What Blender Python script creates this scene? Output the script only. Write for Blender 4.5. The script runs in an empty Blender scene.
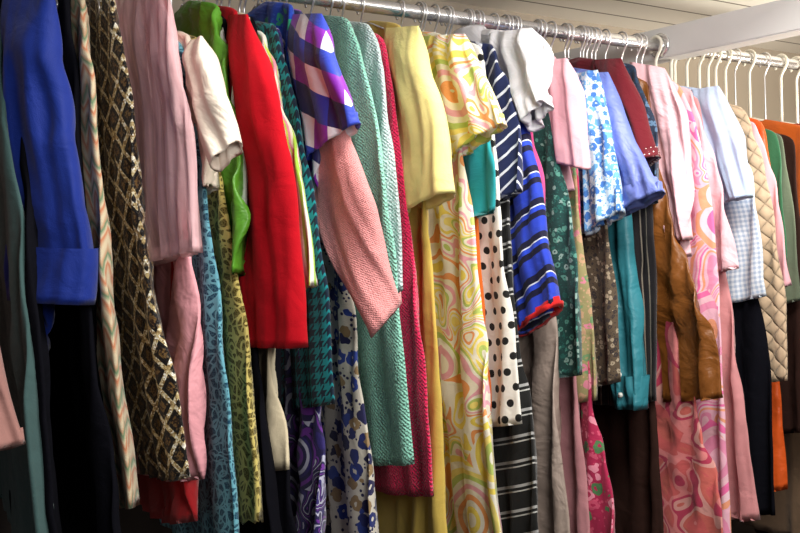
import bpy, math, random
from mathutils import Vector, Matrix, noise
random.seed(7)
S=bpy.context.scene
COL=S.collection
try: S.view_settings.view_transform='Standard'
except Exception: pass
# ------------------------------------------------ camera
CP=Vector((0,-1.785,1.35)); FP=900.0
yaw=math.radians(30); rr=math.radians(1.5)
F=Vector((math.sin(yaw),math.cos(yaw),0)); R0=Vector((math.cos(yaw),-math.sin(yaw),0)); Z=Vector((0,0,1))
R=R0*math.cos(rr)-Z*math.sin(rr); U=Z*math.cos(rr)+R0*math.sin(rr)
cd=bpy.data.cameras.new("camera"); cam=bpy.data.objects.new("camera",cd); COL.objects.link(cam)
M=Matrix(((R.x,U.x,-F.x,CP.x),(R.y,U.y,-F.y,CP.y),(R.z,U.z,-F.z,CP.z),(0,0,0,1)))
cam.matrix_world=M; cd.sensor_width=36; cd.lens=FP/800*36; cd.clip_start=0.05
S.camera=cam
def ray(u,v): return F+R*((u-400)/FP)+U*((266.5-v)/FP)
def at_s(u,v,s):
    d=ray(u,v); t=(-s-CP.y)/d.y; return CP+d*t
def at_x(u,v,X):
    d=ray(u,v)
    if d.x<0.02: return None
    t=(X-CP.x)/d.x; return CP+d*t
# ------------------------------------------------ materials
class B:
    def __init__(s,name):
        s.m=bpy.data.materials.new(name); s.m.use_nodes=True; s.t=s.m.node_tree; s.t.nodes.clear()
        s.out=s.n('ShaderNodeOutputMaterial'); s.p=s.n('ShaderNodeBsdfPrincipled')
        s.t.links.new(s.p.outputs[0],s.out.inputs[0])
        s.uv=s.n('ShaderNodeTexCoord').outputs['UV']
        sp=s.n('ShaderNodeSeparateXYZ'); s.l(s.uv,sp.inputs[0]); s.u=sp.outputs[0]; s.v=sp.outputs[1]
    def n(s,t): return s.t.nodes.new(t)
    def l(s,a,b):
        if isinstance(a,bpy.types.NodeSocket): s.t.links.new(a,b)
        else: b.default_value=a
    def ma(s,op,a,b=0.0,c=None):
        n=s.n('ShaderNodeMath'); n.operation=op; s.l(a,n.inputs[0]); s.l(b,n.inputs[1])
        if c is not None: s.l(c,n.inputs[2])
        return n.outputs[0]
    def noise(s,scale,detail=2,vec=None,dist=0.0):
        n=s.n('ShaderNodeTexNoise'); n.inputs['Scale'].default_value=scale; n.inputs['Detail'].default_value=detail
        n.inputs['Distortion'].default_value=dist; s.l(vec or s.uv,n.inputs['Vector']); return n
    def vor(s,scale,feat='F1',vec=None):
        n=s.n('ShaderNodeTexVoronoi'); n.feature=feat; n.inputs['Scale'].default_value=scale; s.l(vec or s.uv,n.inputs['Vector']); return n
    def ramp(s,f,stops,con=True):
        n=s.n('ShaderNodeValToRGB'); n.color_ramp.interpolation='CONSTANT' if con else 'LINEAR'
        e=n.color_ramp.elements
        while len(e)<len(stops): e.new(0.5)
        for i,(p,c) in enumerate(stops):
            e[i].position=p; e[i].color=(*c,1)
        s.l(f,n.inputs[0]); return n.outputs[0]
    def mix(s,f,a,b):
        n=s.n('ShaderNodeMix'); n.data_type='RGBA'; s.l(f,n.inputs[0])
        for k,x in ((6,a),(7,b)):
            if isinstance(x,tuple): n.inputs[k].default_value=(*x[:3],1)
            else: s.l(x,n.inputs[k])
        return n.outputs[2]
    def rot(s,ang,sc=1.0):
        n=s.n('ShaderNodeMapping'); n.inputs['Rotation'].default_value=(0,0,ang); n.inputs['Scale'].default_value=(sc,sc,sc)
        s.l(s.uv,n.inputs[0]); sp=s.n('ShaderNodeSeparateXYZ'); s.l(n.outputs[0],sp.inputs[0]); return sp.outputs[0],sp.outputs[1]
    def warp(s,sc,amt):
        nn=s.noise(sc,1); wv=s.n('ShaderNodeVectorMath'); wv.operation='MULTIPLY_ADD'; s.l(nn.outputs['Color'],wv.inputs[0]); wv.inputs[1].default_value=(amt,)*3; s.l(s.uv,wv.inputs[2]); return wv.outputs[0]
    def fin(s,col,rough=0.8,h=None,hs=0.3,hd=0.002,sheen=0.15,spec=0.2,metal=0.0):
        if isinstance(col,tuple): col=s.mix(s.noise(30,3).outputs[0],tuple(c*0.88 for c in col),tuple(min(1,c*1.1) for c in col))
        s.l(col,s.p.inputs['Base Color']); s.l(rough,s.p.inputs['Roughness'])
        s.p.inputs['Sheen Weight'].default_value=sheen; s.p.inputs['Specular IOR Level'].default_value=spec; s.l(metal,s.p.inputs['Metallic'])
        w=s.noise(16,4,dist=0.6).outputs[0]
        b0=s.n('ShaderNodeBump'); b0.inputs['Strength'].default_value=0.5; b0.inputs['Distance'].default_value=0.01; s.l(w,b0.inputs['Height'])
        if h is None: h=s.noise(600,2).outputs[0]; hs=0.3; hd=0.0015
        b1=s.n('ShaderNodeBump'); b1.inputs['Strength'].default_value=hs; b1.inputs['Distance'].default_value=hd; s.l(h,b1.inputs['Height'])
        s.l(b0.outputs[0],b1.inputs['Normal']); s.l(b1.outputs[0],s.p.inputs['Normal'])
        return s.m
def solid(name,c,rough=0.85,sheen=0.15,spec=0.15):
    return B(name).fin(c,rough,sheen=sheen,spec=spec)
def satin(name,c,rough=0.42):
    b=B(name); h=b.noise(9,3,dist=1.5).outputs[0]
    return b.fin(c,rough,h,0.5,0.02,0.0,0.45)
def knit(name,c,sc=160,deep=0.8):
    b=B(name)
    a=b.ma('SINE',b.ma('MULTIPLY',b.u,sc*3.14)); d=b.ma('SINE',b.ma('MULTIPLY',b.v,sc*3.14))
    vz=b.vor(sc*0.9).outputs['Distance']
    h=b.ma('SUBTRACT',b.ma('MULTIPLY',b.ma('MULTIPLY',a,d),0.35),vz)
    f=b.ma('MULTIPLY_ADD',h,0.6,0.95)
    col=b.mix(f,tuple(x*0.5 for x in c),c)
    return b.fin(col,0.95,h,deep,0.004,0.3,0.1)
def stripes(name,stops,period,ang=0.0,rough=0.7,wob=0.0):
    b=B(name); x,y=b.rot(ang)
    if wob: y=b.ma('ADD',y,b.ma('MULTIPLY',b.noise(12).outputs[0],wob))
    f=b.ma('FRACT',b.ma('DIVIDE',y,period)); return b.fin(b.ramp(f,stops),rough)
def dots(name,bg,fg,P,r,rough=0.7):
    b=B(name); yy=b.ma('DIVIDE',b.v,P); row=b.ma('FLOOR',yy)
    xx=b.ma('ADD',b.ma('DIVIDE',b.u,P),b.ma('MULTIPLY',b.ma('MODULO',row,2.0),0.5))
    dx=b.ma('SUBTRACT',b.ma('FRACT',xx),0.5); dy=b.ma('SUBTRACT',b.ma('FRACT',yy),0.5)
    d=b.ma('SQRT',b.ma('ADD',b.ma('MULTIPLY',dx,dx),b.ma('MULTIPLY',dy,dy)))
    return b.fin(b.mix(b.ma('LESS_THAN',d,r),bg,fg),rough)
def swirl(name,cols,scale,bands,rough=0.65,dist=0.9):
    b=B(name); wv=b.warp(scale*0.5,0.8/scale)
    vo=b.vor(scale*0.55,vec=wv); sep=b.n('ShaderNodeSeparateColor'); b.l(vo.outputs['Color'],sep.inputs[0])
    nv=b.noise(scale,0,dist=dist,vec=wv).outputs[0]
    f1=b.ma('FRACT',b.ma('ADD',b.ma('MULTIPLY',vo.outputs['Distance'],bands*0.55),sep.outputs[0]))
    f2=b.ma('FRACT',b.ma('MULTIPLY',nv,bands))
    k=len(cols)
    c1=b.ramp(f1,[(i/k,c) for i,c in enumerate(cols)]); c2=b.ramp(f2,[(i/k,c) for i,c in enumerate(cols[::-1])])
    m=b.ma('GREATER_THAN',sep.outputs[1],0.45)
    return b.fin(b.mix(m,c1,c2),rough,spec=0.25)
def floral(name,bg,cols,scale,r=0.42,rough=0.7):
    b=B(name); wv=b.warp(scale*1.6,0.6/scale)
    vo=b.vor(scale,vec=wv); sep=b.n('ShaderNodeSeparateColor'); b.l(vo.outputs['Color'],sep.inputs[0])
    k=len(cols); c=b.ramp(sep.outputs[0],[(i/k,x) for i,x in enumerate(cols)])
    core=b.mix(b.ma('LESS_THAN',vo.outputs['Distance'],r*0.35),c,bg)
    small=b.vor(scale*2.6); c2=b.mix(b.ma('LESS_THAN',small.outputs['Distance'],0.28),bg,cols[-1])
    return b.fin(b.mix(b.ma('LESS_THAN',vo.outputs['Distance'],r),c2,core),rough)
def lace(name,c,under,sc=45):
    b=B(name); wv=b.warp(sc*0.5,1.0/sc)
    vo=b.vor(sc*0.5,vec=wv); d=vo.outputs['Distance']
    petals=b.ma('LESS_THAN',b.ma('ABSOLUTE',b.ma('SUBTRACT',b.ma('FRACT',b.ma('MULTIPLY',d,3.2)),0.5)),0.15)
    e=b.ma('LESS_THAN',b.vor(sc*1.3,'DISTANCE_TO_EDGE',wv).outputs[0],0.085)
    net=b.ma('LESS_THAN',b.vor(sc*5,'DISTANCE_TO_EDGE').outputs[0],0.10)
    m=b.ma('MAXIMUM',b.ma('MAXIMUM',petals,e),b.ma('MULTIPLY',net,0.3))
    return b.fin(b.mix(m,under,c),0.8,m,1.0,0.006)
def sequin(name):
    b=B(name); P=0.04
    p=b.ma('FRACT',b.ma('DIVIDE',b.ma('ADD',b.u,b.ma('MULTIPLY',b.v,0.7)),P)); q=b.ma('FRACT',b.ma('DIVIDE',b.ma('SUBTRACT',b.u,b.ma('MULTIPLY',b.v,0.7)),P))
    mx=b.ma('MAXIMUM',b.ma('ABSOLUTE',b.ma('SUBTRACT',p,0.5)),b.ma('ABSOLUTE',b.ma('SUBTRACT',q,0.5)))
    band=b.ma('GREATER_THAN',mx,0.395)
    vo=b.vor(300); sep=b.n('ShaderNodeSeparateColor'); b.l(vo.outputs['Color'],sep.inputs[0])
    gold=b.ramp(sep.outputs[0],[(0,(0.3,0.2,0.08)),(0.3,(0.55,0.42,0.2)),(0.6,(0.8,0.72,0.5)),(0.85,(1,0.97,0.85))])
    ctr=b.ma('LESS_THAN',mx,0.2)
    inner=b.ramp(sep.outputs[1],[(0,(0.008,0.006,0.006)),(0.88,(0.12,0.08,0.04))])
    inner2=b.ramp(sep.outputs[1],[(0,(0.03,0.015,0.008)),(0.5,(0.16,0.09,0.03))])
    return b.fin(b.mix(band,b.mix(ctr,inner,inner2),gold),0.4,vo.outputs['Distance'],0.5,0.002)
def harlequin(name,cols,P,ang=0.3):
    b=B(name); x,y=b.rot(ang)
    p=b.ma('FLOOR',b.ma('DIVIDE',b.ma('ADD',x,b.ma('MULTIPLY',y,0.75)),P)); q=b.ma('FLOOR',b.ma('DIVIDE',b.ma('SUBTRACT',x,b.ma('MULTIPLY',y,0.75)),P))
    idx=b.ma('FRACT',b.ma('MULTIPLY',b.ma('ADD',b.ma('MULTIPLY',p,2.0),b.ma('MULTIPLY',q,1.0)),1.0/len(cols)))
    k=len(cols)
    return b.fin(b.ramp(b.ma('ADD',idx,0.02),[(i/k,c) for i,c in enumerate(cols)]),0.5,spec=0.35)
def houndstooth(name,c1,c2,P):
    b=B(name); x=b.ma('FRACT',b.ma('DIVIDE',b.u,P)); y=b.ma('FRACT',b.ma('DIVIDE',b.v,P))
    a=b.ma('GREATER_THAN',x,0.5); c=b.ma('GREATER_THAN',y,0.5)
    d=b.ma('GREATER_THAN',b.ma('FRACT',b.ma('DIVIDE',b.ma('ADD',b.u,b.v),P*0.5)),0.5)
    s=b.ma('ADD',b.ma('MULTIPLY',a,c),b.ma('MULTIPLY',d,b.ma('ABSOLUTE',b.ma('SUBTRACT',a,c))))
    return b.fin(b.mix(b.ma('MINIMUM',s,1.0),c1,c2),0.9)
def chevron(name,stops,P,Z_=0.03):
    b=B(name); zz=b.ma('MULTIPLY',b.ma('ABSOLUTE',b.ma('SUBTRACT',b.ma('FRACT',b.ma('DIVIDE',b.u,Z_)),0.5)),0.05)
    zz=b.ma('ADD',zz,b.ma('MULTIPLY',b.noise(18).outputs[0],0.05))
    f=b.ma('FRACT',b.ma('DIVIDE',b.ma('ADD',b.v,zz),P)); return b.fin(b.ramp(f,stops,False),0.8)
def quilt(name,c,P=0.05):
    b=B(name)
    p=b.ma('FRACT',b.ma('DIVIDE',b.ma('ADD',b.u,b.v),P)); q=b.ma('FRACT',b.ma('DIVIDE',b.ma('SUBTRACT',b.u,b.v),P))
    h=b.ma('MULTIPLY',b.ma('MULTIPLY',p,b.ma('SUBTRACT',1.0,p)),b.ma('MULTIPLY',q,b.ma('SUBTRACT',1.0,q)))
    h=b.ma('POWER',b.ma('MULTIPLY',h,16.0),0.35)
    return b.fin(b.mix(h,tuple(x*0.7 for x in c),c),0.7,h,0.8,0.008)
def gingham(name,c1,c2,P):
    b=B(name); a=b.ma('GREATER_THAN',b.ma('FRACT',b.ma('DIVIDE',b.u,P)),0.5); c=b.ma('GREATER_THAN',b.ma('FRACT',b.ma('DIVIDE',b.v,P)),0.5)
    return b.fin(b.mix(b.ma('MULTIPLY',b.ma('ADD',a,c),0.5),c1,c2),0.8)
def sheer(name,c,al):
    b=B(name); m=b.fin(c,0.7,sheen=0.1)
    # gathered net: soft vertical bands of denser and thinner fabric
    mp=b.n('ShaderNodeMapping'); mp.inputs['Scale'].default_value=(60,3,1); b.l(b.uv,mp.inputs[0])
    st=b.ma('MULTIPLY_ADD',b.noise(1.0,2,vec=mp.outputs[0]).outputs[0],1.1,al-0.55); b.l(st,b.p.inputs['Alpha']); return m
def plain(name,c,rough=0.5,metal=0.0,bump=None):
    b=B(name); tc=b.n('ShaderNodeTexCoord').outputs['Object']
    n=b.noise(bump or 8,4,vec=tc).outputs[0]
    col=b.mix(n,tuple(x*0.85 for x in c),c); b.l(col,b.p.inputs['Base Color']); b.l(rough,b.p.inputs['Roughness']); b.l(metal,b.p.inputs['Metallic'])
    return b.m
# ------------------------------------------------ mesh helpers
def mkobj(name,verts,faces,mat,uvs=None,parent=None,smooth=True):
    me=bpy.data.meshes.new(name); me.from_pydata(verts,[],faces)
    if uvs:
        ul=me.uv_layers.new(name="UVMap")
        for lp in me.loops: ul.data[lp.index].uv=uvs[lp.vertex_index]
    for p in me.polygons: p.use_smooth=smooth
    me.materials.append(mat); me.update()
    o=bpy.data.objects.new(name,me); COL.objects.link(o)
    if parent is not None:
        o.parent=parent
    return o
def recenter(o,pt):
    pt=Vector(pt); o.data.transform(Matrix.Translation(-pt)); o.location=pt
def tube(path,r,n=8,closed=False):
    vs=[];fs=[];m=len(path); path=[Vector(p) for p in path]
    for i,p in enumerate(path):
        a=path[max(0,i-1)]; b=path[min(m-1,i+1)]; d=(b-a).normalized()
        ref=Vector((1,0,0)) if abs(d.x)<0.9 else Vector((0,0,1))
        x=d.cross(ref).normalized(); y=d.cross(x).normalized()
        rad=r[i] if isinstance(r,list) else r
        for k in range(n):
            t=2*math.pi*k/n; vs.append(p+x*math.cos(t)*rad+y*math.sin(t)*rad)
    for i in range(m-1):
        for k in range(n):
            k2=(k+1)%n; fs.append((i*n+k,i*n+k2,(i+1)*n+k2,(i+1)*n+k))
    fs.append(tuple(range(n))[::-1]); fs.append(tuple((m-1)*n+k for k in range(n)))
    return vs,fs
def resample(pts,n,sm=4):
    pts=[Vector(p) for p in pts]; L=[0]
    for a,b in zip(pts,pts[1:]): L.append(L[-1]+(b-a).length)
    out=[];j=0
    for i in range(n):
        t=L[-1]*i/(n-1)
        while j<len(L)-2 and t>L[j+1]: j+=1
        f=(t-L[j])/max(1e-9,L[j+1]-L[j]); out.append(pts[j].lerp(pts[j+1],min(1,f)))
    for _ in range(sm):
        o2=out[:]
        for i in range(1,n-1): o2[i]=(out[i-1]+out[i]*2+out[i+1])/4
        out=o2
    return out
def loft(Le,Re,th,A,lam,seed,hem=0.0,scallop=0.0,N=56,flat=0.7,wr=0.003,grow=0.7,startA=0.0,cr=0.005,vstretch=1.0):
    """closed cloth tube between a back edge and a front edge, with hanging folds"""
    rs=random.Random(seed); ph=[rs.uniform(0,6.28) for _ in range(5)]
    n=len(Le); vs=[];uv=[];fs=[]; vl=0
    rows=[]
    for i in range(n):
        f=i/(n-1); l=Le[i]; r=Re[i]; C=(l+r)/2; a=(r-l)/2
        i0=max(0,i-1); i1=min(n-1,i+1)
        dn=((Le[i1]+Re[i1])-(Le[i0]+Re[i0])).normalized()
        b=a.cross(dn); b.normalize()
        if b.x>0: b=-b
        rows.append((f,C,a,b,th[i] if isinstance(th,list) else th))
    f,C,a,b,t=rows[-1]
    for q in (1,2): rows.append((1.0,C+Vector((0,0,0.006*q*q)),a*(1-0.03*q),b,t*(0.78-0.1*q)))
    pC=None
    for ri,(f,C,a,b,t) in enumerate(rows):
        al=a.length
        if pC is not None: vl+=(C-pC).length
        pC=C
        amp=A*(startA+(1-startA)*f**grow)
        crf=cr*(0.3+0.7*min(1,f*4))
        ring=[]
        for k in range(N):
            T=2*math.pi*k/N; c=math.cos(T); s=math.sin(T)
            cc=math.copysign(abs(c)**0.85,c); ss=math.copysign(abs(s)**flat,s)
            m=al*cc
            w=amp*(math.sin(6.283*m/lam+ph[0]+0.9*math.sin(2.5*f+ph[1]))+0.55*math.sin(6.283*m/(lam*0.46)+ph[2]+2.0*f))
            g=noise.noise(Vector((m*20+vl*3*vstretch+seed,(vl*6-m*5)*vstretch,seed*0.37)))
            w+=crf*(1-abs(g)*2.2)*0.8 + crf*0.5*noise.noise(Vector((m*34+seed,vl*9*vstretch,2.0)))
            p=C+a*cc+b*(t*ss+w)
            nz=noise.noise_vector(Vector((p.x*9+seed,p.y*9,p.z*7)))
            p=p+Vector((nz.x*wr,nz.y*wr*1.3,0))
            if hem: p.z-=hem*(1-cc*cc)*f**3
            if scallop and f>0.9: p.z-=scallop*abs(math.sin(m*3.14159/0.035))*(f-0.9)*10
            ring.append(p)
        base=len(vs); acc=0; half=N//2; us=[0]*N
        for k in range(1,half+1): acc+=(ring[k]-ring[k-1]).length; us[k]=acc
        acc=0
        for k in range(N-1,half,-1): acc+=(ring[k]-ring[(k+1)%N]).length; us[k]=acc
        for k in range(N): vs.append(ring[k]); uv.append((us[k]+seed*0.37,-vl+seed*0.11))
        if ri:
            for k in range(N):
                k2=(k+1)%N; fs.append((base-N+k,base-N+k2,base+k2,base+k))
    return vs,fs,uv
# ------------------------------------------------ garments
RAILZ=1.94; RR=0.016; BEAMX=1.88
prof=[]
def prevx(z):
    if not prof: return -9
    P=prof
    if z>P[0][0]: return P[0][1]
    if z<P[-1][0]-0.02: return -9
    for (z0,x0),(z1,x1) in zip(P,P[1:]):
        if z0>=z>=z1: return x0+(x1-x0)*(z0-z)/max(1e-6,z0-z1)
    return P[-1][1]
LASTX=[-9]
wire=plain("hanger_wire",(0.85,0.85,0.88),0.3,0.9); plast=plain("hanger_plastic",(0.9,0.87,0.76),0.4); woodm=plain("hanger_wood",(0.5,0.27,0.1),0.5); hookm=plain("hook_metal",(0.92,0.92,0.95),0.28,0.9)
def hanger(X,zn,kind):
    r={'w':0.0018,'p':0.0055,'d':0.006}[kind]; mat={'w':wire,'p':plast,'d':woodm}[kind]
    e=bpy.data.objects.new("clothes_hanger",None); COL.objects.link(e); e.empty_display_size=0.05
    e.location=(X,0,RAILZ+RR); e.rotation_euler=(0,0,random.uniform(-0.12,0.12))
    hr=RR+0.007; cz=-RR
    hk=[]
    for i in range(15):
        a=math.radians(-50+i*(230)/14); hk.append((0,math.cos(a)*hr,cz+math.sin(a)*hr))
    zt=zn-(RAILZ+RR)
    hk.append((0,-hr*0.9,cz-0.012)); hk.append((0,-hr*0.3,cz-0.03)); hk.append((0,0,cz-0.042)); 
    if zt<cz-0.05: hk.append((0,0,zt))
    hk=resample(hk,40,1)
    v,f=tube(hk,0.0025 if kind!='p' else 0.0045); h=mkobj("hook",v,f,hookm if kind!='p' else plast,parent=e)
    path=[(0,-0.005,zt),(0,-0.06,zt-0.016),(0,-0.14,zt-0.05),(0,-0.175,zt-0.078),(0,-0.165,zt-0.084),(0,0,zt-0.084),(0,0.165,zt-0.084),(0,0.175,zt-0.078),(0,0.14,zt-0.05),(0,0.06,zt-0.016),(0,0.005,zt)]
    v,f=tube(resample(path,60,1),r); mkobj("hanger_frame",v,f,mat,parent=e)
    e["category"]="hanger"
    e["label"]={'w':"thin metal wire clothes hanger hooked on the chrome rail",'p':"off-white plastic clothes hanger hooked on the rail",'d':"brown wooden clothes hanger with metal hook on the rail"}[kind]
    e["group"]="clothes hangers on the rail"
GI=[0]
def G(name,label,cat,body,mat,A=0.009,lam=0.07,th=0.014,sleeve=None,smat=None,hk='w',hem=0.035,scallop=0.0,s0=0.19,smax=0.32,cuff=None,collar=None,button=None,smin_s=0.12,smax_s=0.38,sA=0.006,sth=0.024,overlay=None,cr=0.005):
    GI[0]+=1; sd=GI[0]*13
    p0=at_s(body[0][0],body[0][1],s0); X0=max(p0.x,LASTX[0]+0.010)
    edge=[]
    for i,(u,v) in enumerate(body):
        if i==0:
            edge.append(Vector((X0,-s0,at_s(u,v,s0).z))); continue
        lo=0.17; hi=0.22+(smax-0.22)*min(1,i/(len(body)-1)*1.3)
        q=at_x(u,v,edge[-1].x*0.6+X0*0.4)
        if q is None or -q.y<lo or -q.y>hi:
            s=lo if (q is None or -q.y<lo) else hi
            q=at_s(u,v,s)
        px=prevx(q.z)+0.007
        if q.x<px:
            q2=at_x(u,v,px)
            if q2 is None or -q2.y<0.1: q=Vector((px,-0.1,q.z if q2 is None else q2.z))
            else: q=q2
        edge.append(q)
    LASTX[0]=X0
    newp=[(e.z,e.x) for e in edge]
    old=[p for p in prof if p[0]<newp[-1][0]-0.03]
    prof[:]=newp+old
    zs=edge[0].z; zn=min(zs+0.045,RAILZ-RR-0.012)
    top=[Vector((X0,-0.055,zn)),Vector((X0,-0.07,zn-0.004)),Vector((X0,-0.13,zn-0.022)),Vector((X0,-s0+0.012,zs+0.008))]
    Re=resample(top+edge,60,3); Le=[Vector((p.x,-p.y,p.z)) for p in Re]
    n=len(Re); ths=[th*min(1,0.3+0.7*(i/8)) for i in range(n)]
    vs,fs,uv=loft(Le,Re,ths,A,lam,sd,hem=hem,scallop=scallop,cr=cr)
    root=mkobj(name,vs,fs,mat,uv); recenter(root,(X0,0,zn))
    root["label"]=label; root["category"]=cat; root["group"]="vintage clothes on the rail"
    off=Vector((X0,0,zn))
    def child(nm,vs,fs,mt,uv=None,lab=None):
        o=mkobj(nm,[Vector(v)-off for v in vs],fs,mt,uv,parent=root)
        if lab: o["label"]=lab
        return o
    def bx(z):
        for a,b in zip(edge,edge[1:]):
            if a.z>=z>=b.z: return a.x+(b.x-a.x)*(a.z-z)/max(1e-6,a.z-b.z)
        return edge[0].x if z>edge[0].z else edge[-1].x
    def mksleeve(sl,mt,nm="sleeve",dx=-0.014,th_=None,A_=None,lab=None,lam_=0.055,vs_=1.0):
        E=[]
        for side in sl:
            pts=[]
            for (u,v) in side:
                q=at_s(u,v,0.25); q=at_x(u,v,bx(q.z)+dx)
                if q is None or -q.y<smin_s: q=at_s(u,v,smin_s)
                elif -q.y>smax_s: q=at_s(u,v,smax_s)
                pts.append(q)
            E.append(resample(pts,40,3))
        th2=th_ or sth; ths=[th2*(0.22+0.78*math.sin(min(1,i/9)*1.57)) for i in range(40)]
        vs,fs,uv=loft(E[0],E[1],ths,A_ if A_ is not None else sA,lam_,sd+5,flat=0.8,wr=0.005,startA=0.3,cr=cr*1.3,vstretch=vs_)
        child(nm,vs,fs,mt,uv,lab)
        return E,ths
    if sleeve:
        E,ths=mksleeve(sleeve,smat or mat)
        vs,fs,uv=loft([Vector((p.x,-p.y,p.z)) for p in E[1]],[Vector((p.x,-p.y,p.z)) for p in E[0]],ths,sA,0.055,sd+9,flat=0.8,wr=0.005,startA=0.3)
        child("sleeve",vs,fs,smat or mat,uv)
        if cuff:
            cm,k,lab=cuff; n0=int(40*(1-k))
            l=[E[0][i]+(E[0][i]-E[1][i])*0.04+Vector((0,0,-0.003)) for i in range(n0,40)]; r=[E[1][i]+(E[1][i]-E[0][i])*0.04+Vector((0,0,-0.003)) for i in range(n0,40)]
            vs,fs,uv=loft(l,r,sth*1.3,sA*0.8,0.055,sd+5,flat=0.8,wr=0.004,startA=1,cr=cr)
            child("cuff",vs,fs,cm,uv,lab)
        if button:
            for kf in (0.88,0.95):
                i=int(39*kf); c=E[0][i].lerp(E[1][i],0.5)+Vector((-sth*1.6,0,0))
                vs=[];N=14
                for (rr_,xx) in ((0.001,-0.003),(0.004,-0.0026),(0.006,-0.0012),(0.006,0.004)):
                    for k in range(N): vs.append(c+Vector((xx,rr_*math.cos(6.283*k/N),rr_*math.sin(6.283*k/N))))
                fs=[(j*N+k,j*N+(k+1)%N,(j+1)*N+(k+1)%N,(j+1)*N+k) for j in range(3) for k in range(N)]
                child("button",vs,fs,button)
    if overlay: mksleeve(overlay[0],overlay[1],"tulle_overlay",-0.024,0.02,0.005,overlay[2],0.022,0.12)
    if collar:
        vs=[];fs=[];uv=[];N=40;rows=[(0.052,0.016,0.0),(0.058,0.02,0.012),(0.07,0.024,0.006),(0.085,0.03,-0.02),(0.098,0.034,-0.045)]
        for j,(ry,rx,dz) in enumerate(rows):
            for k in range(N):
                t=6.283*k/N; point=1+0.25*max(0,math.cos(t+1.2))**4*(j/4)
                vs.append(Vector((X0+math.sin(t)*rx,-math.cos(t)*ry*point,zn+dz-0.012*(j/4)*math.cos(t)**2))); uv.append((k*0.008,j*0.02))
        for j in range(4):
            for k in range(N): fs.append((j*N+k,j*N+(k+1)%N,(j+1)*N+(k+1)%N,(j+1)*N+k))
        child("collar",vs,fs,collar,uv)
    if hk: hanger(X0,zn+0.008,hk)
    return root
# ---- palette
m_slate=solid("slate_wool",(0.05,0.10,0.10)); m_black=solid("black_velvet",(0.005,0.005,0.008),0.95,0.0,0.05); m_salmon=solid("salmon_knit",(0.36,0.18,0.16))
m_royal=solid("royal_blue_crepe",(0.006,0.024,0.22),0.6)
cream=(0.6,0.5,0.34)
m_chev=chevron("zigzag_knit",[(0,cream),(0.22,(0.5,0.17,0.08)),(0.36,cream),(0.55,(0.12,0.22,0.12)),(0.7,(0.5,0.3,0.18)),(0.85,cream)],0.055)
m_gold=sequin("gold_lattice_sequins")
m_pink=satin("dusty_pink_satin",(0.8,0.36,0.41),0.5); m_tulle=sheer("pink_tulle",(1.0,0.60,0.64),0.52)
m_red2=solid("deep_red_crepe",(0.5,0.015,0.02))
m_teallace=lace("teal_lace",(0.15,0.42,0.52),(0.006,0.06,0.12),48); m_olive=lace("olive_gold_lace",(0.68,0.56,0.17),(0.11,0.075,0.008),44)
m_cream=satin("cream_satin",(0.85,0.73,0.62)); m_green=satin("bright_green_satin",(0.10,0.32,0.025),0.4)
m_white=solid("white_cotton",(0.75,0.75,0.72)); m_red=solid("scarlet_wool",(0.47,0.006,0.014),0.95,0.05,0.05)
m_creamd=solid("cream_wool",(0.7,0.6,0.42))
m_flst=stripes("green_pink_stripe",[(0,(0.8,0.8,0.7)),(0.35,(0.35,0.6,0.06)),(0.6,(0.8,0.78,0.6)),(0.75,(0.75,0.3,0.4)),(0.88,(0.6,0.75,0.1))],0.03,1.5,wob=0.02)
m_hound=houndstooth("teal_houndstooth",(0.01,0.24,0.27),(0.008,0.02,0.04),0.022)
m_purp=swirl("purple_navy_print",[(0.02,0.015,0.08),(0.15,0.03,0.3),(0.02,0.015,0.08),(0.5,0.5,0.65),(0.03,0.02,0.15)],20,5)
m_blue2=floral("blue_green_print",(0.01,0.05,0.4),[(0.02,0.3,0.18),(0.02,0.1,0.5)],40)
m_harl=harlequin("harlequin_print",[(0.82,0.84,0.92),(0.03,0.06,0.5),(0.25,0.02,0.45),(0.02,0.02,0.12)],0.062)
m_pinkt=knit("coral_pink_tweed",(0.92,0.37,0.37),420,0.5); m_navyfl=floral("navy_white_floral",(0.62,0.58,0.5),[(0.02,0.03,0.15),(0.03,0.06,0.3),(0.3,0.2,0.1),(0.02,0.02,0.08)],34,0.5)
m_mint=knit("mint_boucle",(0.33,0.75,0.60),240,0.9); m_pale=knit("pale_blue_boucle",(0.66,0.8,0.82),240); m_crim=knit("crimson_boucle",(0.85,0.02,0.11),260)
m_yel=solid("pale_yellow_linen",(0.86,0.76,0.28),0.85); m_must=solid("mustard_cloth",(0.60,0.43,0.09))
m_psy=swirl("psychedelic_swirl_print",[(0.88,0.83,0.68),(0.9,0.72,0.12),(0.9,0.86,0.75),(0.88,0.36,0.12),(0.9,0.82,0.65),(0.88,0.42,0.5),(0.9,0.86,0.72),(0.5,0.62,0.15),(0.9,0.75,0.2)],11,3.2)
m_teal=solid("teal_cotton",(0.02,0.3,0.34)); m_orange=solid("orange_cloth",(0.6,0.12,0.015))
m_dots=dots("black_polka_dots",(0.85,0.82,0.76),(0.01,0.01,0.01),0.032,0.25)
m_navst=stripes("navy_white_stripe",[(0,(0.012,0.02,0.08)),(0.8,(0.7,0.72,0.8))],0.026,0.5)
m_bwst=stripes("black_white_stripe",[(0,(0.01,0.01,0.01)),(0.7,(0.5,0.5,0.48)),(0.76,(0.01,0.01,0.01)),(0.88,(0.4,0.4,0.4))],0.05,0.15)
m_whs=satin("white_satin",(0.85,0.84,0.90),0.38)
m_blst=stripes("blue_black_stripe",[(0,(0.02,0.05,0.5)),(0.3,(0.005,0.005,0.03)),(0.48,(0.02,0.06,0.6)),(0.62,(0.65,0.68,0.8)),(0.66,(0.005,0.005,0.03)),(0.85,(0.02,0.05,0.45))],0.075,0.15)
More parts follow.
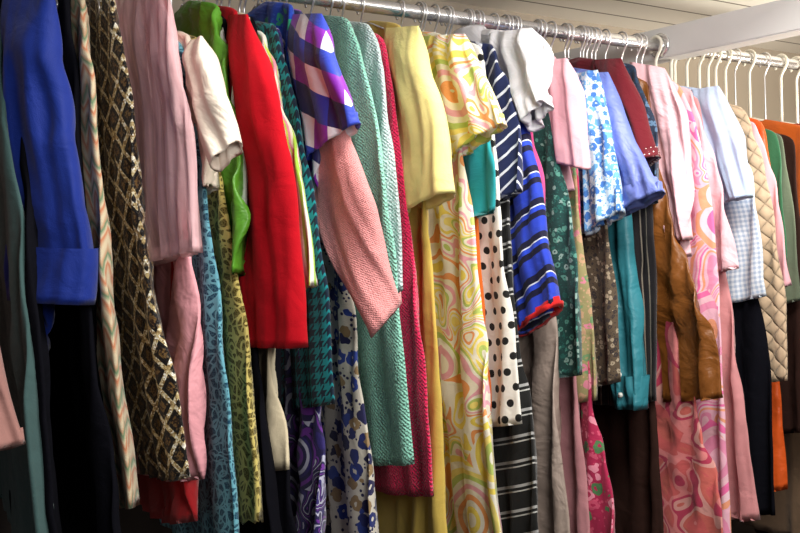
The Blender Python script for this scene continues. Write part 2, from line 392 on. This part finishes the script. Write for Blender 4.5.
m_redtrim=solid("red_trim",(0.7,0.02,0.02)); m_taupe=satin("taupe_satin",(0.36,0.28,0.24),0.5); m_mag=solid("magenta_crepe",(0.65,0.08,0.25)); m_dusty=solid("dusty_rose_crepe",(0.45,0.2,0.22))
m_gfl=floral("dark_green_floral",(0.015,0.06,0.055),[(0.1,0.3,0.24),(0.25,0.38,0.34),(0.02,0.12,0.1)],70)
m_ltpink=solid("light_pink_linen",(0.88,0.46,0.53)); m_pgf=floral("pink_green_floral",(0.3,0.26,0.12),[(0.6,0.2,0.27),(0.15,0.26,0.12),(0.5,0.3,0.18)],45)
m_rfl=floral("red_pink_floral",(0.42,0.02,0.08),[(0.8,0.28,0.38),(0.08,0.2,0.08),(0.6,0.08,0.16)],34)
m_bwfl=floral("blue_white_floral",(0.6,0.73,0.88),[(0.06,0.2,0.6),(0.15,0.4,0.78)],60,0.55); m_brp=floral("brown_print",(0.10,0.07,0.045),[(0.35,0.28,0.2),(0.04,0.03,0.03)],80)
m_peri=satin("periwinkle_satin",(0.15,0.2,0.56),0.45); m_maroon=solid("maroon_wool",(0.13,0.009,0.016)); m_stitch=dots("maroon_white_stitching",(0.14,0.01,0.018),(0.85,0.8,0.75),0.011,0.13)
m_tsilk=satin("teal_silk",(0.03,0.20,0.25),0.45)
m_dkst=stripes("dark_pinstripe",[(0,(0.015,0.012,0.015)),(0.85,(0.3,0.25,0.2))],0.022,1.57); m_copper=satin("copper_satin",(0.22,0.075,0.015),0.34); m_dbr=solid("dark_brown_wool",(0.03,0.013,0.01),0.95,0,0.1)
m_coral=swirl("coral_swirl_print",[(0.55,0.10,0.10),(0.65,0.2,0.2),(0.45,0.04,0.09),(0.65,0.3,0.27),(0.55,0.12,0.1)],10,3); m_blush=satin("blush_satin",(0.88,0.53,0.59),0.42)
m_pprint=swirl("pink_orange_print",[(0.85,0.52,0.6),(0.85,0.16,0.4),(0.87,0.6,0.68),(0.85,0.35,0.2),(0.86,0.48,0.6),(0.8,0.28,0.45)],12,3.2)
m_ltb=solid("light_blue_cotton",(0.52,0.64,0.86)); m_gin=gingham("blue_white_check",(0.78,0.82,0.88),(0.38,0.48,0.64),0.012); m_quilt=quilt("beige_quilted",(0.62,0.45,0.30),0.045)
m_sheerp=solid("rose_chiffon",(0.66,0.28,0.29),0.6); m_pearl=plain("button_pearl",(0.8,0.8,0.75),0.3)
m_greenb=solid("emerald_cotton",(0.03,0.13,0.06)); m_oran2=satin("orange_vinyl",(0.7,0.10,0.015),0.35); m_olv=solid("grey_green_wool",(0.12,0.15,0.10))
m_nvy=floral("navy_dark_print",(0.02,0.03,0.06),[(0.1,0.18,0.3),(0.02,0.05,0.1)],60); m_tan=solid("brown_wool",(0.16,0.10,0.06)); m_rust=solid("rust_red_wool",(0.3,0.04,0.02))
# ---- the row of clothes
G("jacket","salmon pink knit jacket with plain cuff","jacket",[(-60,-15),(-50,150),(-45,350),(-40,440)],m_salmon,sleeve=([(-60,250),(-45,462)],[(-30,200),(0,362),(26,444)]),hk=None)
G("coat","dark slate teal wool coat","coat",[(-8,-15),(8,120),(22,260),(36,400),(52,560)],m_slate,hk=None)
G("dress","black velvet long dress beside blue dress","dress",[(14,-15),(26,150),(40,330),(58,560)],m_black,hk=None)
G("dress","royal blue dress with long gathered cuff sleeve","dress",[(38,-18),(45,150),(50,280),(42,345)],m_royal,sleeve=([(4,-12),(8,110),(12,200),(18,298)],[(54,-15),(64,80),(81,180),(93,258),(89,303)]),smin_s=0.19,smax_s=0.3,cuff=(m_royal,0.2,None),sA=0.004,sth=0.032,cr=0.008)
G("dress","plain black velvet evening dress","dress",[(68,-12),(78,120),(86,250),(98,380),(110,500),(115,560)],m_black)
G("dress","narrow cream knit dress with zigzag pattern","dress",[(80,-8),(90,60),(101,200),(117,350),(137,507)],m_chev,A=0.006)
G("dress","black dress with gold sequin lattice","dress",[(112,-8),(124,60),(135,180),(150,260),(172,400),(186,478)],m_gold,cr=0.003)
G("gown","dusty pink gown with sheer tulle overlay","gown",[(160,-14),(176,60),(186,130),(191,260),(197,400),(195,480)],m_pink,A=0.012,lam=0.045,overlay=(([(114,-8),(122,100),(128,272)],[(168,-10),(190,130),(198,252)]),m_tulle,"sheer pale pink tulle layer"))
G("dress","deep red long dress behind pink gown","dress",[(162,-6),(180,200),(192,380),(198,440),(192,522)],m_red2)
G("dress","teal lace sheath dress","dress",[(181,42),(200,130),(211,220),(220,330),(229,430),(237,560)],m_teallace,A=0.006,cr=0.003)
G("blouse","cream satin blouse with short sleeve","blouse",[(190,36),(206,90),(214,130),(216,185)],m_cream,sleeve=([(186,46),(203,110),(216,172)],[(204,36),(226,100),(241,143)]),cr=0.008)
G("dress","olive gold lace dress with scalloped hem","dress",[(202,40),(222,150),(229,220),(243,320),(255,420),(263,518)],m_olive,A=0.005,scallop=0.012,cr=0.003)
G("blouse","bright green satin blouse","blouse",[(214,5),(229,60),(235,110),(240,160),(246,215),(244,272)],m_green,A=0.012,lam=0.05,cr=0.008)
G("dress","plain white cotton dress","dress",[(224,28),(238,80),(246,150),(249,215)],m_white)
G("dress","long plain black dress beside red coat","dress",[(226,18),(245,250),(262,400),(284,560)],m_black)
G("coat","scarlet red wool coat with wide sleeve","coat",[(236,10),(250,60),(262,150),(270,250),(272,325)],m_red,sleeve=([(229,16),(238,120),(243,250),(243,345)],[(250,14),(268,80),(289,175),(304,290),(305,348)]),sA=0.003,sth=0.028)
G("dress","plain cream wool shift dress","dress",[(250,16),(262,200),(276,350),(287,470)],m_creamd)
G("dress","dark long evening dress","dress",[(253,18),(270,250),(288,480),(294,560)],m_black)
G("dress","white dress striped green and pink","dress",[(264,34),(284,100),(301,180),(315,285)],m_flst)
G("dress","teal and black houndstooth dress","dress",[(275,26),(293,90),(311,170),(325,290),(331,404)],m_hound,A=0.006,cr=0.003)
G("dress","long purple and navy swirl print dress","dress",[(280,28),(300,200),(318,400),(327,560)],m_purp)
G("blouse","royal blue and green print blouse","blouse",[(293,6),(298,60),(303,130)],m_blue2)
G("dress","harlequin print dress in blue, purple and white","dress",[(302,12),(315,100),(324,160),(318,196)],m_harl,sleeve=([(290,14),(297,80),(308,162)],[(320,14),(342,75),(360,124)]),sA=0.003)
G("jacket","coral pink tweed jacket with three-quarter sleeve","jacket",[(316,40),(330,130),(338,180),(345,232)],m_pinkt,sleeve=([(308,90),(318,225),(372,338)],[(335,95),(372,200),(401,305)]),sA=0.003,cr=0.004)
G("dress","long dress with navy floral print","dress",[(324,30),(340,200),(358,380),(378,560)],m_navyfl)
G("dress","mint green boucle knit shift dress","dress",[(350,20),(368,80),(386,170),(396,260),(405,360),(414,464)],m_mint,A=0.007,lam=0.09,cr=0.003)
G("dress","pale blue boucle knit dress","dress",[(371,26),(386,80),(393,150),(399,230),(402,290)],m_pale,A=0.006,cr=0.003)
G("dress","crimson boucle knit dress","dress",[(384,36),(397,110),(404,180),(416,290),(430,400),(436,496)],m_crim,A=0.006,cr=0.003)
G("dress","pale yellow linen dress with short sleeve","dress",[(404,26),(418,120),(430,220),(440,350),(447,560)],m_must,sleeve=([(384,28),(400,110),(408,216)],[(418,26),(438,95),(454,193)]),smat=m_yel,sA=0.003,sth=0.028)
G("dress","psychedelic swirl print dress in yellow and pink","dress",[(446,36),(462,130),(474,220),(480,320),(492,430),(505,560)],m_psy,sleeve=([(424,36),(438,100),(446,165)],[(464,34),(488,85),(504,124)]),A=0.01,sA=0.008)
G("blouse","short teal cotton blouse","blouse",[(466,40),(484,120),(495,165),(494,210)],m_teal)
G("dress","plain orange long dress","dress",[(468,50),(482,250),(486,350),(490,465)],m_orange)
G("dress","white dress with black polka dots","dress",[(482,46),(496,140),(504,240),(514,340),(521,424)],m_dots,A=0.006)
G("dress","navy dress with white stripes","dress",[(494,46),(509,85),(517,130),(521,190)],m_navst)
G("dress","long black and white striped dress","dress",[(497,56),(515,300),(532,430),(542,560)],m_bwst)
G("blouse","white satin blouse with wide collar","blouse",[(516,34),(524,80),(528,120)],m_whs,sleeve=([(490,34),(501,80),(528,132)],[(532,28),(551,50),(547,102)]),collar=m_whs,sA=0.01,cr=0.01)
G("dress","blue striped dress with red trimmed sleeve","dress",[(514,50),(528,200),(540,300)],m_blst,sleeve=([(500,110),(510,240),(521,335)],[(522,95),(543,200),(558,306)]),sA=0.004,cuff=(m_redtrim,0.05,"narrow red trim"))
G("dress","magenta pink crepe dress","dress",[(527,80),(540,180),(546,290)],m_mag)
G("dress","long taupe satin dress","dress",[(530,60),(545,250),(560,400),(573,560)],m_taupe,A=0.012)
G("dress","dark green floral print dress","dress",[(545,85),(560,160),(572,230),(581,300),(584,374)],m_gfl)
G("jacket","light pink linen jacket with short sleeve","jacket",[(556,58),(566,130),(570,190)],m_ltpink,sleeve=([(539,60),(550,120),(554,160)],[(568,58),(584,90),(590,170)]),collar=m_ltpink,sA=0.004)
G("dress","dusty rose long dress","dress",[(560,70),(575,300),(584,430),(592,560)],m_dusty)
G("dress","pink and green floral dress","dress",[(565,80),(580,200),(588,300),(596,400)],m_pgf)
G("dress","long red and pink floral dress","dress",[(568,80),(588,300),(596,420),(610,480),(620,560)],m_rfl)
G("blouse","blue and white floral blouse","blouse",[(590,76),(600,160),(606,225)],m_bwfl,sleeve=([(574,74),(584,150),(589,236)],[(597,70),(613,140),(622,212)]),sA=0.006)
G("dress","brown print knee length dress","dress",[(594,84),(608,200),(618,300),(620,382)],m_brp)
G("blouse","periwinkle blue satin blouse","blouse",[(604,74),(618,150),(624,210)],m_peri,sleeve=([(586,74),(602,140),(618,216)],[(608,72),(634,142),(663,191)]),sA=0.005,cuff=(m_peri,0.15,None))
G("jacket","maroon wool jacket with white stitched cuff","jacket",[(618,64),(630,120),(636,150)],m_maroon,sleeve=([(594,60),(612,105),(634,168)],[(622,58),(642,105),(657,156)]),sA=0.003,cuff=(m_stitch,0.06,"white dotted stitching"))
G("blouse","teal silk blouse with buttoned cuff","blouse",[(622,76),(630,200),(636,300)],m_tsilk,sleeve=([(604,150),(612,300),(620,406)],[(622,150),(641,300),(646,408)]),cuff=(m_tsilk,0.14,None),button=m_pearl,sA=0.008)
G("dress","dark navy small print dress","dress",[(634,66),(650,110),(658,150),(660,200)],m_nvy)
G("dress","long dark brown pinstripe dress","dress",[(637,70),(650,140),(656,280),(660,400)],m_dkst)
G("dress","dark brown wool long dress","dress",[(641,80),(652,300),(666,560)],m_dbr)
G("dress","copper brown satin dress","dress",[(646,80),(664,190),(690,275),(716,340),(722,398)],m_copper,A=0.014,lam=0.06,smax=0.36,cr=0.007)
G("dress","long coral swirl print dress","dress",[(650,86),(672,300),(700,420),(722,500),(730,560)],m_coral,smax=0.4)
G("robe","blush pink satin robe","robe",[(660,74),(678,130),(688,200),(693,256)],m_blush,sleeve=([(628,62),(652,150),(674,240)],[(664,68),(689,110),(694,240)]),collar=m_blush,sA=0.01,cr=0.01)
G("dress","long pink and orange swirl print dress","dress",[(677,80),(699,130),(713,210),(719,300),(727,400),(733,560)],m_pprint)
G("dress","plain blush pink dress","dress",[(692,90),(712,150),(729,210),(739,268)],m_blush)
G("nightgown","long rose chiffon nightgown","nightgown",[(698,96),(722,250),(742,380),(759,520)],m_sheerp,A=0.012)
G("blouse","light blue cotton blouse with short sleeve","blouse",[(712,92),(728,150),(734,200)],m_ltb,sleeve=([(690,90),(706,140),(730,201)],[(718,86),(745,135),(750,197)]),collar=m_ltb,hk='p')
G("blouse","blue and white checked blouse","blouse",[(728,108),(749,170),(761,230),(767,296)],m_gin,hk='p')
G("dress","black wool long dress beside quilted jacket","dress",[(732,114),(760,300),(772,400),(777,515)],m_black,hk='p')
G("jacket","beige diamond quilted jacket","jacket",[(744,108),(764,160),(777,240),(786,300),(790,380)],m_quilt,A=0.006,th=0.022,hk='p')
G("blouse","pale pink blouse beside quilted jacket","blouse",[(757,124),(780,200),(794,285)],m_ltpink,hk='p')
G("dress","narrow shiny orange dress","dress",[(766,122),(774,200),(778,350),(785,490)],m_oran2,hk='p')
G("shirt","dark green cotton shirt","shirt",[(774,132),(782,180),(788,260)],m_greenb,hk='p')
G("dress","grey green wool dress","dress",[(784,136),(794,220),(800,300)],m_olv,hk='p')
G("coat","dark brown coat beside grey green dress","coat",[(794,138),(805,250),(815,430)],m_dbr,hk='d')
G("dress","bright orange cotton dress on plastic hanger","dress",[(808,128),(818,250),(826,420)],m_orange,hk='p')
G("coat","brown wool coat on wooden hanger","coat",[(824,138),(834,250),(842,540)],m_tan,hk='d')
G("jacket","rust red wool jacket on plastic hanger","jacket",[(840,132),(850,220),(858,330)],m_rust,hk='p')
G("dress","long dark dress near end of rail","dress",[(856,140),(866,250),(874,560)],m_dbr,hk='p')
# ------------------------------------------------ rails, beam, shell
def boxm(name,lo,hi,mat,bev=0.003):
    import bmesh
    bm=bmesh.new(); bmesh.ops.create_cube(bm,size=1)
    for v in bm.verts: v.co=Vector(((lo[i]+hi[i])/2+v.co[i]*(hi[i]-lo[i]) for i in range(3)))
    if bev: bmesh.ops.bevel(bm,geom=bm.edges[:],offset=bev,segments=2,affect='EDGES')
    me=bpy.data.meshes.new(name); bm.to_mesh(me); bm.free(); me.materials.append(mat)
    o=bpy.data.objects.new(name,me); COL.objects.link(o); return o
chrome=plain("chrome",(0.9,0.9,0.92),0.25,0.9)
def rail(x0,x1,lab):
    v,f=tube([(x0+(x1-x0)*i/20,0,RAILZ) for i in range(21)],RR,24); o=mkobj("hanging_rail",v,f,chrome); recenter(o,(x0,0,RAILZ)); o["label"]=lab; o["category"]="clothes rail"
    for xe,dx in ((x0,0.006),(x1,-0.006)):
        v,f=tube([(xe-x0,0,0),(xe-x0+dx,0,0),(xe-x0+dx*1.2,0,0)],[0.034,0.034,0.022],24); c=mkobj("rail_flange",v,f,chrome,parent=o)
rail(-0.35,BEAMX-0.001,"round chrome clothes rail crowded with hangers")
rail(BEAMX+0.063,2.95,"short chrome clothes rail beyond the white beam")
white=plain("white_paint",(0.70,0.69,0.68),0.5)
b=boxm("support_beam",(0,-0.70,-0.04),(0.06,0.46,0.045),white); b.location=(BEAMX,0,RAILZ+0.005); b.rotation_euler=(0,0,math.radians(13)); b["label"]="white painted timber beam holding the rail ends"; b["category"]="beam"
bm_=B("ceiling_boards"); tc=bm_.n('ShaderNodeTexCoord').outputs['Object']; sp=bm_.n('ShaderNodeSeparateXYZ'); bm_.l(tc,sp.inputs[0])
gr=bm_.ma('LESS_THAN',bm_.ma('FRACT',bm_.ma('DIVIDE',sp.outputs[1],0.13)),0.06)
bm_.l(bm_.mix(gr,(0.8,0.77,0.71),(0.15,0.13,0.11)),bm_.p.inputs['Base Color'])
bw=B("back_wall_painted_shade"); tc=bw.n('ShaderNodeTexCoord').outputs['Object']; sp=bw.n('ShaderNodeSeparateXYZ'); bw.l(tc,sp.inputs[0])
bw.l(bw.mix(bw.ma('GREATER_THAN',sp.outputs[2],1.80),(0.05,0.04,0.035),(0.42,0.36,0.29)),bw.p.inputs['Base Color']); bw.p.inputs['Roughness'].default_value=0.9  # lower wall colour darkened to stand for shade in gaps between the clothes
brownm=plain("brown_wall",(0.22,0.14,0.09),0.9); floorm=plain("floor_boards",(0.08,0.055,0.04),0.7)
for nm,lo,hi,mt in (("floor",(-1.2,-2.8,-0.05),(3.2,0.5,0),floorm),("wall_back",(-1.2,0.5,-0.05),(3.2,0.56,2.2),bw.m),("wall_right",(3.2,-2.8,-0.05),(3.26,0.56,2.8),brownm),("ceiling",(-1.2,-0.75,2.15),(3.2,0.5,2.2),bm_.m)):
    o=boxm(nm,lo,hi,mt,0); o["kind"]="structure"
# ------------------------------------------------ light
def area(name,loc,tgt,sx,sy,e,c):
    ld=bpy.data.lights.new(name,'AREA'); ld.shape='RECTANGLE'; ld.size=sx; ld.size_y=sy; ld.energy=e; ld.color=c
    o=bpy.data.objects.new(name,ld); COL.objects.link(o); o.location=loc; o.rotation_euler=(Vector(tgt)-Vector(loc)).to_track_quat('-Z','Y').to_euler()
area("ceiling_light",(1.15,-1.25,2.5),(1.15,-0.1,1.4),1.1,0.3,40,(1.0,0.97,0.9))
area("room_light",(0.6,-2.6,1.9),(1.2,0,1.15),0.9,0.9,26,(1.0,0.97,0.91))
area("far_bay_light",(2.55,-0.5,1.55),(2.4,-0.1,2.15),0.5,0.2,13,(1.0,0.92,0.78))
area("rail_light",(1.35,-1.0,1.95),(1.55,0.2,2.15),1.0,0.15,5,(1.0,0.96,0.9))
w=bpy.data.worlds.new("world"); S.world=w; w.use_nodes=True; w.node_tree.nodes['Background'].inputs[0].default_value=(0.62,0.62,0.65,1); w.node_tree.nodes['Background'].inputs[1].default_value=0.13
